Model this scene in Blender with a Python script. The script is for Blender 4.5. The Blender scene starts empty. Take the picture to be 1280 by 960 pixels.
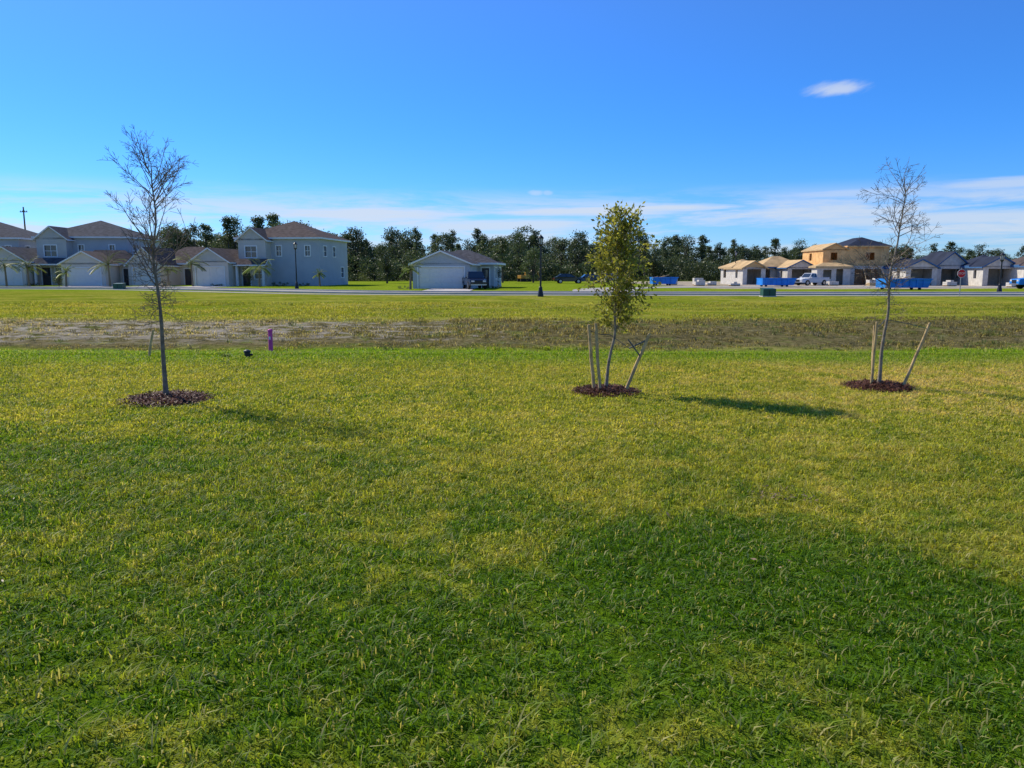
import bpy, math, random
import numpy as np
from mathutils import Vector, Matrix, noise, Quaternion
random.seed(7); np.random.seed(7)
R=random.random
def U(a,b): return a+(b-a)*random.random()
scene=bpy.context.scene
COL=scene.collection

# ------------------------------------------------------------------ materials
def newmat(name):
    m=bpy.data.materials.new(name); m.use_nodes=True
    nt=m.node_tree; nt.nodes.clear(); return m,nt
def N(nt,t,**kw):
    n=nt.nodes.new(t)
    for k,v in kw.items(): setattr(n,k,v)
    return n
def L(nt,a,b): nt.links.new(a,b)
def setin(nt,sock,v):
    if isinstance(v,bpy.types.NodeSocket): nt.links.new(v,sock)
    else: sock.default_value=v
def math_(nt,op,a,b=0.0,c=None,clamp=False):
    n=N(nt,'ShaderNodeMath',operation=op,use_clamp=clamp)
    setin(nt,n.inputs[0],a); setin(nt,n.inputs[1],b)
    if c is not None: setin(nt,n.inputs[2],c)
    return n.outputs[0]
def mapr(nt,v,a,b,c=0.0,d=1.0,smooth=True):
    n=N(nt,'ShaderNodeMapRange'); n.interpolation_type='SMOOTHSTEP' if smooth else 'LINEAR'
    n.clamp=True
    setin(nt,n.inputs[0],v)
    for i,x in zip((1,2,3,4),(a,b,c,d)): n.inputs[i].default_value=x
    return n.outputs[0]
def mixc(nt,f,a,b,bt='MIX'):
    n=N(nt,'ShaderNodeMix',data_type='RGBA',blend_type=bt)
    setin(nt,n.inputs[0],f)
    for s,v in ((n.inputs[6],a),(n.inputs[7],b)):
        if isinstance(v,(tuple,list)): v=tuple(v)+((1,) if len(v)==3 else ())
        setin(nt,s,v)
    return n.outputs[2]
def noi(nt,vec,scale,detail=3,rough=.55,dist=0.):
    n=N(nt,'ShaderNodeTexNoise'); n.inputs['Scale'].default_value=scale
    n.inputs['Detail'].default_value=detail; n.inputs['Roughness'].default_value=rough
    n.inputs['Distortion'].default_value=dist
    L(nt,vec,n.inputs['Vector']); return n.outputs[0]
def simple(name,col,rough=.7,var=.15,scale=3.,metal=0.,bump=0.,spec=.3,col2=None,coords='Object'):
    m,nt=newmat(name)
    o=N(nt,'ShaderNodeOutputMaterial'); p=N(nt,'ShaderNodeBsdfPrincipled')
    tc=N(nt,'ShaderNodeTexCoord')
    n=noi(nt,tc.outputs[coords],scale,5,.6)
    f=mapr(nt,n,.3,.7)
    c2=col2 if col2 else tuple(min(1,c*(1+var)) for c in col)
    c1=tuple(c*(1-var) for c in col) if not col2 else col
    L(nt,mixc(nt,f,c1,c2),p.inputs['Base Color'])
    p.inputs['Roughness'].default_value=rough; p.inputs['Metallic'].default_value=metal
    p.inputs['Specular IOR Level'].default_value=spec
    if bump>0:
        b=N(nt,'ShaderNodeBump'); b.inputs['Strength'].default_value=bump; b.inputs['Distance'].default_value=.02
        L(nt,n,b.inputs['Height']); L(nt,b.outputs[0],p.inputs['Normal'])
    L(nt,p.outputs[0],o.inputs[0]); return m

# ---- shared grass/soil colour function of world position
def make_ground_group():
    g=bpy.data.node_groups.new('ground_colour','ShaderNodeTree')
    g.interface.new_socket('Color',in_out='OUTPUT',socket_type='NodeSocketColor')
    g.interface.new_socket('Bare',in_out='OUTPUT',socket_type='NodeSocketFloat')
    out=N(g,'NodeGroupOutput')
    geo=N(g,'ShaderNodeNewGeometry'); P=geo.outputs['Position']
    mul=N(g,'ShaderNodeVectorMath',operation='MULTIPLY'); L(g,P,mul.inputs[0]); mul.inputs[1].default_value=(1,1,0)
    P=mul.outputs[0]
    sep=N(g,'ShaderNodeSeparateXYZ'); L(g,P,sep.inputs[0]); X,Y=sep.outputs[0],sep.outputs[1]
    nL=noi(g,P,.22,3,.5); nM=noi(g,P,1.1,5,.65,.5); nF=noi(g,P,5.,4,.65,.3); nT=noi(g,P,.045,3,.5)
    a=math_(g,'MULTIPLY_ADD',nM,1.7,-.85)
    b=math_(g,'MULTIPLY_ADD',nL,1.0,-.5)
    c=math_(g,'MULTIPLY_ADD',nF,2.1,-1.05)
    yb=mapr(g,Y,2.5,9.0,.0,.42)
    xb=mapr(g,X,-5.,6.,-.10,.20)
    s=math_(g,'ADD',a,b); s=math_(g,'ADD',s,c); s=math_(g,'ADD',s,yb); s=math_(g,'ADD',s,xb)
    s=math_(g,'ADD',s,.31)
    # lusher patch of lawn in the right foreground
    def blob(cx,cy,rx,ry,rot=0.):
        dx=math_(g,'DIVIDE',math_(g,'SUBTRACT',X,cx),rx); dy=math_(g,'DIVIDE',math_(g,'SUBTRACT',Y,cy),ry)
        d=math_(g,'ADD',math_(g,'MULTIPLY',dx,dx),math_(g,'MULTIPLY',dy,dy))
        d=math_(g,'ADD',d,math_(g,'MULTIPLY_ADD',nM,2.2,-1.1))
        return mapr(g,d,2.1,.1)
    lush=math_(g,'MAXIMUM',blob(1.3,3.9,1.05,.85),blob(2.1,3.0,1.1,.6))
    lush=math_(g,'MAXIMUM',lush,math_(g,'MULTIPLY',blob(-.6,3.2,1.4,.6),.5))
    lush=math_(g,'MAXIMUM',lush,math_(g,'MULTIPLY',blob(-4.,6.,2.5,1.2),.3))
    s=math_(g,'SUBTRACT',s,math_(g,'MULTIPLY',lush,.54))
    fy=mapr(g,s,0.,1.)
    green=(.110,.200,.010); yel=(.38,.37,.043); tan=(.58,.45,.155)
    lawn=mixc(g,fy,green,yel)
    tanf=mapr(g,math_(g,'ADD',s,math_(g,'MULTIPLY_ADD',nT,.6,-.3)),.75,1.3)
    tanx=mapr(g,math_(g,'ADD',X,math_(g,'MULTIPLY',Y,-.1)),-2.,5.5,.35,.95)
    lawn=mixc(g,math_(g,'MULTIPLY',tanf,tanx),lawn,tan)
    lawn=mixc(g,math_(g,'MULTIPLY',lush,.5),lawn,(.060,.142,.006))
    # bright green swale bottom
    Yn=math_(g,'ADD',Y,math_(g,'MULTIPLY_ADD',nL,3.,-1.5)); Yn=math_(g,'ADD',Yn,math_(g,'MULTIPLY_ADD',nM,1.6,-.8))
    sg=math_(g,'MULTIPLY',mapr(g,Yn,12.8,15.0),mapr(g,Yn,20.5,19.))
    lawn=mixc(g,math_(g,'MULTIPLY',sg,.85),lawn,(.165,.285,.009))
    # bank: dry brown weeds and bleached sand
    bank=math_(g,'MULTIPLY',mapr(g,Yn,18.9,20.4),mapr(g,Yn,28.0,25.0))
    bcol=mixc(g,mapr(g,nF,.35,.65),(.11,.095,.035),(.24,.195,.085))
    bcol=mixc(g,mapr(g,nM,.5,.66,0.,.7),bcol,(.13,.17,.025))
    sc=N(g,'ShaderNodeVectorMath',operation='MULTIPLY'); L(g,P,sc.inputs[0]); sc.inputs[1].default_value=(.8,1.6,1)
    nS=noi(g,sc.outputs[0],1.5,7,.75)
    sandf=mapr(g,math_(g,'ADD',nS,mapr(g,X,-9.,5.,.06,-.08)),.51,.59)
    sandf=math_(g,'MULTIPLY',sandf,mapr(g,Yn,20.2,22.5))
    bcol=mixc(g,math_(g,'MULTIPLY',sandf,.85),bcol,(.44,.38,.29))
    c1=mixc(g,bank,lawn,bcol)
    # field beyond
    fld=mapr(g,Yn,24.8,27.5)
    sc2=N(g,'ShaderNodeVectorMath',operation='MULTIPLY'); L(g,P,sc2.inputs[0]); sc2.inputs[1].default_value=(.5,1.,1)
    nG=noi(g,sc2.outputs[0],.35,5,.6)
    fcol=mixc(g,mapr(g,nG,.35,.68),(.19,.235,.015),(.36,.33,.050))
    fcol=mixc(g,mapr(g,noi(g,sc2.outputs[0],.9,4,.6),.59,.71,0.,.85),fcol,(.37,.30,.11))
    fcol=mixc(g,mapr(g,Y,60.,75.,0.,.65),fcol,(.21,.31,.015))
    c2=mixc(g,fld,c1,fcol)
    # graded building lots (pale sandy soil)
    Xn=math_(g,'ADD',X,math_(g,'MULTIPLY_ADD',nT,14.,-7.)); Yf=math_(g,'ADD',Y,math_(g,'MULTIPLY_ADD',nT,10.,-5.))
    lot=math_(g,'MULTIPLY',mapr(g,Xn,17.,21.),mapr(g,Yf,76.,80.))
    lot=math_(g,'MULTIPLY',lot,mapr(g,Yf,150.,140.))
    c3=mixc(g,lot,c2,mixc(g,mapr(g,nG,.4,.6),(.54,.44,.33),(.38,.32,.21)))
    far=mapr(g,Y,140.,175.)
    c4=mixc(g,far,c3,(.10,.12,.04))
    L(g,c4,out.inputs[0]); L(g,math_(g,'MULTIPLY',bank,sandf),out.inputs[1])
    return g
GG=make_ground_group()

def ground_mat():
    m,nt=newmat('grass_ground'); o=N(nt,'ShaderNodeOutputMaterial'); p=N(nt,'ShaderNodeBsdfPrincipled')
    g=N(nt,'ShaderNodeGroup'); g.node_tree=GG
    geo=N(nt,'ShaderNodeNewGeometry'); sep=N(nt,'ShaderNodeSeparateXYZ'); L(nt,geo.outputs['Position'],sep.inputs[0])
    n=noi(nt,geo.outputs['Position'],22.,4,.7); n2=noi(nt,geo.outputs['Position'],2.5,5,.7)
    near=mapr(nt,sep.outputs[1],12.,20.,.8,1.)
    k=math_(nt,'MULTIPLY',near,mapr(nt,n2,.25,.75,.6,1.3,False))
    k=math_(nt,'MULTIPLY',k,mapr(nt,n,.3,.7,.7,1.25,False))
    cc=N(nt,'ShaderNodeCombineColor')
    for i in range(3): L(nt,k,cc.inputs[i])
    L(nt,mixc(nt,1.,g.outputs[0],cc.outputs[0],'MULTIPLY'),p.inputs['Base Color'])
    p.inputs['Roughness'].default_value=1.; p.inputs['Specular IOR Level'].default_value=.0
    b=N(nt,'ShaderNodeBump'); b.inputs['Strength'].default_value=.8; b.inputs['Distance'].default_value=.06
    L(nt,n,b.inputs['Height']); L(nt,b.outputs[0],p.inputs['Normal'])
    L(nt,p.outputs[0],o.inputs[0]); return m
def blade_mat():
    m,nt=newmat('grass_blades'); o=N(nt,'ShaderNodeOutputMaterial')
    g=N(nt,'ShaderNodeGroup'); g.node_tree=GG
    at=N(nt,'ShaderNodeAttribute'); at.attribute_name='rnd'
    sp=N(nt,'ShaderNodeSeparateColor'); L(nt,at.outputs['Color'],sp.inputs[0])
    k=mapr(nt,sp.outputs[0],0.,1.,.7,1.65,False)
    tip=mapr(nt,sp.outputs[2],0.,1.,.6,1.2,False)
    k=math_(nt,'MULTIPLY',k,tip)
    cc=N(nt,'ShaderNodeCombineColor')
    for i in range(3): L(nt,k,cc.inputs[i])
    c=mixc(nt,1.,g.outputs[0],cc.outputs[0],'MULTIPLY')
    c=mixc(nt,mapr(nt,sp.outputs[1],.80,.90,0.,.7),c,(.58,.49,.20))
    d=N(nt,'ShaderNodeBsdfPrincipled'); L(nt,c,d.inputs['Base Color']); d.inputs['Roughness'].default_value=.5
    d.inputs['Specular IOR Level'].default_value=.18
    t=N(nt,'ShaderNodeBsdfTranslucent')
    L(nt,mixc(nt,1.,c,(1.5,1.38,.65),'MULTIPLY'),t.inputs[0])
    mx=N(nt,'ShaderNodeMixShader'); mx.inputs[0].default_value=.5
    L(nt,d.outputs[0],mx.inputs[1]); L(nt,t.outputs[0],mx.inputs[2]); L(nt,mx.outputs[0],o.inputs[0])
    return m
def leaf_mat(name,c1,c2,tr=.4,bright=1.3):
    m,nt=newmat(name); o=N(nt,'ShaderNodeOutputMaterial')
    at=N(nt,'ShaderNodeAttribute'); at.attribute_name='rnd'
    sp=N(nt,'ShaderNodeSeparateColor'); L(nt,at.outputs['Color'],sp.inputs[0])
    oi=N(nt,'ShaderNodeObjectInfo')
    c=mixc(nt,sp.outputs[0],c1,c2)
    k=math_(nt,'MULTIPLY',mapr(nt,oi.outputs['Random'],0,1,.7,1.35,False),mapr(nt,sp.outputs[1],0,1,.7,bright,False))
    cc=N(nt,'ShaderNodeCombineColor')
    for i in range(3): L(nt,k,cc.inputs[i])
    c=mixc(nt,1.,c,cc.outputs[0],'MULTIPLY')
    d=N(nt,'ShaderNodeBsdfPrincipled'); L(nt,c,d.inputs['Base Color']); d.inputs['Roughness'].default_value=.5
    d.inputs['Specular IOR Level'].default_value=.3 if tr>0 else .08
    t=N(nt,'ShaderNodeBsdfTranslucent'); L(nt,c,t.inputs[0])
    mx=N(nt,'ShaderNodeMixShader'); mx.inputs[0].default_value=tr
    L(nt,d.outputs[0],mx.inputs[1]); L(nt,t.outputs[0],mx.inputs[2]); L(nt,mx.outputs[0],o.inputs[0])
    return m
M_ground=ground_mat(); M_blade=blade_mat()
M_leaf=leaf_mat('oak_leaves',(.16,.17,.02),(.50,.45,.055),.5)
M_leafdry=leaf_mat('dry_leaves',(.20,.18,.07),(.32,.27,.12),.4)
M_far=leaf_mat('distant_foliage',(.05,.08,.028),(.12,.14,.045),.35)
M_palm=leaf_mat('palm_fronds',(.13,.19,.035),(.27,.30,.06),.4)
M_bark=simple('pale_bark',(.22,.17,.12),.9,.3,18.,bump=.4,spec=.1)
M_bark2=simple('grey_bark',(.27,.22,.16),.9,.3,18.,bump=.4,spec=.1)
M_twig=simple('twigs',(.20,.155,.115),.9,.25,9.,spec=.1)
M_fbark=simple('far_bark',(.10,.08,.065),.95,.2,2.,spec=.1)
M_stake=simple('weathered_stake',(.52,.36,.17),.85,.3,9.,bump=.3,spec=.1)
M_strap=simple('tree_strap',(.12,.12,.10),.7,.1,9.)
M_mulch=simple('bark_mulch',(.040,.018,.011),.95,.3,25.,bump=.8,spec=.05,col2=(.12,.05,.03))
M_chip=leaf_mat('mulch_chips',(.055,.022,.014),(.17,.075,.042),.0)
M_litter=leaf_mat('leaf_litter',(.16,.09,.05),(.30,.20,.12),.1)
M_wallA=simple('stucco_greige',(.52,.49,.44),.9,.06,.7,spec=.1)
M_wallB=simple('stucco_bluegrey',(.43,.445,.46),.9,.05,.7,spec=.1)
M_wallC=simple('stucco_cream',(.64,.56,.47),.9,.05,.7,spec=.1)
M_trim=simple('white_trim',(.78,.77,.74),.6,.04,2.)
M_door=simple('front_door',(.06,.05,.05),.5,.1,2.)
M_garage=simple('garage_door',(.76,.72,.66),.6,.03,2.)
M_shA=simple('shingles_brown',(.115,.088,.075),.95,.3,2.5,bump=.3,spec=.05)
M_shB=simple('shingles_grey',(.085,.083,.088),.95,.3,2.5,bump=.3,spec=.05)
M_felt=simple('roof_underlay',(.030,.036,.055),.8,.25,.7,spec=.1)
M_ply=simple('plywood_deck',(.58,.39,.19),.85,.2,.9,spec=.1)
M_osb=simple('osb_sheathing',(.76,.44,.18),.85,.22,1.3,spec=.1)
M_block=simple('concrete_block',(.60,.55,.48),.95,.14,2.2,spec=.1)
M_wrap=simple('blue_fascia',(.05,.13,.27),.7,.15,1.,spec=.2)
M_lumber=simple('lumber',(.54,.38,.20),.85,.15,3.,spec=.1)
M_glass=simple('window_glass',(.03,.04,.05),.08,.1,.5,spec=.9)
M_road=simple('road_surface',(.42,.385,.33),.95,.12,.5,spec=.02,coords='Object')
M_conc=simple('concrete',(.55,.49,.42),.95,.1,.8,spec=.02)
M_black=simple('black_metal',(.012,.012,.013),.45,.1,5.,spec=.4)
M_lens=simple('lamp_glass',(.5,.5,.48),.3,.05,4.)
M_green=simple('transformer_green',(.02,.085,.055),.5,.1,3.,spec=.4)
M_blue=simple('dumpster_blue',(.01,.20,.62),.5,.2,1.2,spec=.4)
M_tyre=simple('tyre',(.02,.02,.02),.9,.1,3.)
M_rim=simple('wheel_rim',(.35,.35,.36),.3,.1,3.,metal=.8)
M_cnavy=simple('paint_navy',(.015,.022,.045),.2,.1,2.,spec=.6)
M_cblack=simple('paint_black',(.014,.014,.016),.2,.1,2.,spec=.6)
M_cwhite=simple('paint_white',(.6,.6,.6),.25,.04,2.,spec=.5)
M_yel=simple('machine_yellow',(.42,.20,.03),.4,.1,2.,spec=.4)
M_tail=simple('tail_light',(.35,.01,.01),.3,.05,2.)
M_head=simple('head_light',(.6,.6,.62),.15,.05,2.)
M_pink=simple('marker_magenta',(.62,.07,.30),.6,.15,6.)
M_sred=simple('sign_red',(.65,.012,.018),.5,.05,3.)
M_swhite=simple('sign_white',(.75,.75,.75),.5,.03,3.)
M_galv=simple('galvanised',(.3,.3,.31),.5,.1,5.,metal=.5)
M_pole=simple('utility_wood',(.12,.09,.065),.9,.2,4.)

# ------------------------------------------------------------------ mesh helpers
class MB:
    def __init__(s): s.v=[]; s.f=[]; s.m=[]; s.mats=[]; s.r=[]
    def mi(s,mat):
        if mat not in s.mats: s.mats.append(mat)
        return s.mats.index(mat)
    def add(s,vs,fs,mat,rnd=None):
        o=len(s.v); s.v.extend([tuple(v) for v in vs]); i=s.mi(mat)
        for f in fs: s.f.append(tuple(a+o for a in f)); s.m.append(i)
        rr=rnd if rnd else (.5,.5,.5)
        s.r.extend([rr]*len(vs))
    def box(s,x0,x1,y0,y1,z0,z1,mat):
        vs=[(x,y,z) for z in (z0,z1) for y in (y0,y1) for x in (x0,x1)]
        s.add(vs,[(0,2,3,1),(4,5,7,6),(0,1,5,4),(2,6,7,3),(0,4,6,2),(1,3,7,5)],mat)
    def tube(s,pts,rad,mat,sides=6,cap=True):
        pts=[Vector(p) for p in pts]; vs=[]; n=len(pts); prev=None
        for i,p in enumerate(pts):
            d=(pts[min(i+1,n-1)]-pts[max(i-1,0)]).normalized()
            if prev is None:
                a=d.orthogonal().normalized()
            else:
                a=(prev-d*prev.dot(d)); a=a.normalized() if a.length>1e-6 else d.orthogonal().normalized()
            prev=a; b=d.cross(a)
            r=rad[i] if isinstance(rad,(list,tuple)) else rad
            for k in range(sides):
                t=2*math.pi*k/sides
                vs.append(p+a*(r*math.cos(t))+b*(r*math.sin(t)))
        fs=[]
        for i in range(n-1):
            for k in range(sides):
                k2=(k+1)%sides
                fs.append((i*sides+k,i*sides+k2,(i+1)*sides+k2,(i+1)*sides+k))
        if cap:
            fs.append(tuple(range(sides))[::-1]); fs.append(tuple((n-1)*sides+k for k in range(sides)))
        s.add(vs,fs,mat)
    def leaf(s,p,d,n,l,w,mat,rnd=None):
        d=d.normalized(); sd=d.cross(n)
        if sd.length<1e-4: sd=d.orthogonal()
        sd.normalize()
        rnd=rnd or (R(),R(),R())
        s.add([p,p+d*(l*.5)+sd*(w*.5),p+d*l,p+d*(l*.5)-sd*(w*.5)],[(0,1,2,3)],mat,rnd)
    def obj(s,name,parent=None,loc=(0,0,0),smooth=False,bevel=0,link=True,data_only=False):
        me=bpy.data.meshes.new(name); me.from_pydata(s.v,[],s.f)
        for m in s.mats: me.materials.append(m)
        me.polygons.foreach_set('material_index',s.m)
        if smooth: me.polygons.foreach_set('use_smooth',[True]*len(s.f))
        at=me.attributes.new('rnd','FLOAT_COLOR','POINT')
        a=np.ones((len(s.v),4),dtype=np.float32); a[:,:3]=np.array(s.r,dtype=np.float32).reshape(-1,3)
        at.data.foreach_set('color',a.ravel())
        me.update()
        if data_only: return me
        ob=bpy.data.objects.new(name,me); COL.objects.link(ob); ob.location=loc
        if parent: ob.parent=parent
        if bevel:
            b=ob.modifiers.new('bevel','BEVEL'); b.width=bevel; b.segments=2; b.limit_method='ANGLE'
        return ob
def empty(name,loc=(0,0,0),rz=0.):
    e=bpy.data.objects.new(name,None); e.empty_display_size=.3; COL.objects.link(e)
    e.location=loc; e.rotation_euler=(0,0,rz); return e

# ------------------------------------------------------------------ terrain
def ss(a,b,x):
    t=max(0,min(1,(x-a)/(b-a))); return t*t*(3-2*t)
def H(x,y):
    w=.8*math.sin(x*.09+.6)
    z=-.36*(ss(15.3,18.2,y+w*.3)-ss(19.4,25.6,y+w))
    b=ss(18,20,y)*(1-ss(45,60,y))
    z+=b*.09*noise.noise((x*.35,y*.5,1.))+b*.05*noise.noise((x*1.3,y*1.6,4.))
    z+=.012*noise.noise((x*1.1,y*1.1,9.))*(1-ss(14,18,y))
    return z
def axis(lo,hi,fine_lo,fine_hi,step,grow=1.25):
    a=list(np.arange(fine_lo,fine_hi+1e-6,step)); s=step
    while a[-1]<hi: s*=grow; a.append(min(hi,a[-1]+s))
    s=step
    while a[0]>lo: s*=grow; a.insert(0,max(lo,a[0]-s))
    return a
xs=axis(-3000,3000,-26,26,.4); ys=axis(-300,4000,-2,50,.35)
mb=MB(); nx=len(xs)
vv=[(x,y,H(x,y)) for y in ys for x in xs]
ff=[(j*nx+i,j*nx+i+1,(j+1)*nx+i+1,(j+1)*nx+i) for j in range(len(ys)-1) for i in range(nx-1)]
mb.add(vv,ff,M_ground); mb.obj('ground',smooth=True)

# ------------------------------------------------------------------ grass
def grass_patch(name,size,n,hmin,hmax,w,lean=.8,clump=0):
    if clump:
        c=np.random.rand(clump,2)*size; idx=np.random.randint(0,clump,n)
        base=c[idx]+np.random.randn(n,2)*.07
    else:
        base=np.random.rand(n,2)*size
    hm=np.zeros(n)
    if not clump:
        for k in range(14):
            fx,fy=np.random.randint(-9,10,2)
            hm+=np.sin(2*np.pi*(base[:,0]*fx+base[:,1]*fy)/size+np.random.rand()*6.28)
        hm/=np.sqrt(7.)
    base-=size/2
    ang=np.random.rand(n)*2*np.pi; h=hmin+(hmax-hmin)*np.random.rand(n)**1.3
    h=h*np.clip(1+.38*hm,.35,1.8)
    le=h*lean*np.random.rand(n)
    dx=np.cos(ang)*le; dy=np.sin(ang)*le
    a2=ang+np.pi/2+np.random.randn(n)*.5; ww=w*(.6+.8*np.random.rand(n))
    sx=np.cos(a2)*ww/2; sy=np.sin(a2)*ww/2
    V=np.zeros((n,5,3),dtype=np.float32)
    z0=-.005
    V[:,0]=np.stack([base[:,0]-sx*.7,base[:,1]-sy*.7,np.full(n,z0)],1)
    V[:,1]=np.stack([base[:,0]+sx*.7,base[:,1]+sy*.7,np.full(n,z0)],1)
    V[:,2]=np.stack([base[:,0]+dx*.4+sx,base[:,1]+dy*.4+sy,h*.6],1)
    V[:,3]=np.stack([base[:,0]+dx*.4-sx,base[:,1]+dy*.4-sy,h*.6],1)
    V[:,4]=np.stack([base[:,0]+dx*1.2,base[:,1]+dy*1.2,h*(1-.35*np.random.rand(n))],1)
    o=np.arange(n)*5
    me=bpy.data.meshes.new(name)
    me.vertices.add(n*5); me.vertices.foreach_set('co',V.ravel())
    q=np.stack([o,o+1,o+2,o+3],1); t=np.stack([o+3,o+2,o+4],1)
    loops=np.concatenate([q,t],1).ravel()
    me.loops.add(len(loops)); me.loops.foreach_set('vertex_index',loops.astype(np.int32))
    me.polygons.add(n*2)
    st=np.stack([np.arange(n)*7,np.arange(n)*7+4],1).ravel()
    me.polygons.foreach_set('loop_start',st.astype(np.int32))
    me.polygons.foreach_set('loop_total',np.tile([4,3],n).astype(np.int32))
    me.materials.append(M_blade); me.update(calc_edges=True)
    rr=np.ones((n,5,4),dtype=np.float32)
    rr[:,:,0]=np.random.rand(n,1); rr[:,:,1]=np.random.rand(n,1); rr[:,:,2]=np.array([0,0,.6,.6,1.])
    at=me.attributes.new('rnd','FLOAT_COLOR','POINT'); at.data.foreach_set('color',rr.ravel())
    return me
lawn=empty('lawn_grass')
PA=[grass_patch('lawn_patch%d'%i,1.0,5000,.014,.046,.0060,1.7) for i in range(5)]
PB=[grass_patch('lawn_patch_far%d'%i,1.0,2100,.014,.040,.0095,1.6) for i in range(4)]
def put(me,x,y,z,parent,s=1.,tilt=0.,sz=1.):
    ob=bpy.data.objects.new(me.name,me); COL.objects.link(ob)
    ob.matrix_world=Matrix.Translation((x,y,z))@Matrix.Rotation(tilt,4,'X')@Matrix.Rotation(random.randrange(4)*math.pi/2,4,'Z')@Matrix.Diagonal((s,s,sz,1))
    ob.parent=parent; return ob
for y in range(1,19):
    hw=int(.76*y+3)
    for x in range(-hw,hw+1):
        yy=y+.5
        sl=(H(x,yy+.5)-H(x,yy-.5))
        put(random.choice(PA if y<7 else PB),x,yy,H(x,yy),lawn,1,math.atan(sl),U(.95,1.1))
PT=[grass_patch('field_tufts%d'%i,4.2,4200,.02,.12,.018,.8,clump=300) for i in range(3)]
fieldg=empty('field_grass')
for j in range(6):
    yy=20.6+j*4-1.
    hw=int((.76*yy+6)/4)
    for i in range(-hw,hw+1):
        x=i*4.; sl=(H(x,yy+1.6)-H(x,yy-1.6))/3.2
        put(random.choice(PT),x,yy,H(x,yy)-.01,fieldg,1,math.atan(sl),U(.7,1.1))

# ------------------------------------------------------------------ near trees
def grow(mb,p,d,length,r,lvl,mat,up=.15,wob=.25,kids=(5,4),klen=.5,ang=(30,60),tips=None,minr=.002):
    nseg=max(3,int(length/.07)); pts=[p.copy()]; dirs=[]
    d=d.normalized()
    for i in range(nseg):
        d=(d+Vector((U(-1,1),U(-1,1),U(-1,1)))*wob*.5+Vector((0,0,up*.25))).normalized()
        p=p+d*(length/nseg); pts.append(p.copy()); dirs.append(d.copy())
    rad=[max(minr,r*(1-.75*i/nseg)) for i in range(nseg+1)]
    mb.tube(pts,rad,mat,5 if r>.008 else 3,cap=False)
    if tips is not None: 
        for i in range(1,len(pts)): tips.append((pts[i],dirs[i-1],lvl))
    if lvl>0:
        k=kids[0] if lvl>1 else kids[1]
        for c in range(k):
            t=U(.25,.98); i=min(nseg-1,int(t*nseg))
            a=math.radians(U(*ang)); ax=dirs[i].orthogonal().normalized()
            ax=Quaternion(dirs[i],U(0,2*math.pi))@ax
            dd=Quaternion(ax,a)@dirs[i]
            grow(mb,pts[i],dd,length*klen*(1.1-.5*t)*U(.7,1.2),rad[i]*.6,lvl-1,mat,up,wob,kids,klen,ang,tips,minr)
def trunk(mb,base,top,r0,r1,mat,wob=.02,n=22):
    base=Vector(base); top=Vector(top); pts=[]; s=U(0,50)
    for i in range(n+1):
        t=i/n; p=base.lerp(top,t)
        w=wob*math.sin(math.pi*min(1,t*1.3)*.5)
        p+=Vector((noise.noise((s,t*4,0)),noise.noise((s,t*4,7)),0))*w*2
        pts.append(p)
    rad=[r0+(r1-r0)*(i/n)**.8 for i in range(n+1)]
    rad[0]*=1.35; rad[1]*=1.1
    mb.tube(pts,rad,mat,9)
    return pts,rad
def at(pts,t):
    f=t*(len(pts)-1); i=int(min(len(pts)-2,f)); return pts[i].lerp(pts[i+1],f-i)

def ring(parent,cx,cy,r,seed):
    random.seed(seed)
    mb=MB(); n=40; rings=9; vs=[(0,0,.06)]; 
    for k in range(1,rings+1):
        for i in range(n):
            a=2*math.pi*i/n; rr=r*k/rings*(1+.07*noise.noise((math.cos(a)*2+seed,math.sin(a)*2,0))*(k/rings))
            z=.055*(1-(k/rings)**2.5)+.02*noise.noise((rr*math.cos(a)*14,rr*math.sin(a)*14,seed))*(1 if k<rings else 0)-(.012 if k==rings else 0)
            vs.append((rr*math.cos(a),rr*math.sin(a),z))
    fs=[(0,1+i,1+(i+1)%n) for i in range(n)]
    for k in range(rings-1):
        for i in range(n):
            a=1+k*n+i; b=1+k*n+(i+1)%n; fs.append((a,a+n,b+n,b))
    mb.add(vs,fs,M_mulch); mb.obj('mulch_bed_soil',parent,(0,0,.0),smooth=False)
    mb=MB()
    for i in range(2600):
        a=U(0,2*math.pi); rr=r*math.sqrt(R())*1.04
        if R()<.06: rr*=U(1.0,1.12)
        p=Vector((rr*math.cos(a),rr*math.sin(a),.062*max(0,1-(rr/r)**2.5)+U(.0,.022)))
        d=Vector((U(-1,1),U(-1,1),U(-.45,.45))); mb.leaf(p,d,Vector((U(-.6,.6),U(-.6,.6),1)),U(.02,.065),U(.008,.02),M_chip)
    mb.obj('mulch_chips',parent)
def stake(parent,p0,p1,r=.024,name='stake'):
    mb=MB(); p0=Vector(p0); p1=Vector(p1)
    pts=[p0.lerp(p1,t)+Vector((noise.noise((t*3,p0.x,0)),noise.noise((t*3,p0.x,5)),0))*.008 for t in (0,.25,.5,.75,.98,1)]
    mb.tube(pts,[r*1.02,r,r*.98,r*1.0,r*.95,r*.8],M_stake,8); mb.obj(name,parent)
def strap(parent,p0,p1,r=.006,sag=.02):
    mb=MB(); p0=Vector(p0); p1=Vector(p1)
    mb.tube([p0.lerp(p1,t)-Vector((0,0,sag*math.sin(math.pi*t))) for t in (0,.2,.4,.6,.8,1)],r,M_strap,5)
    mb.obj('strap',parent)

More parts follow.
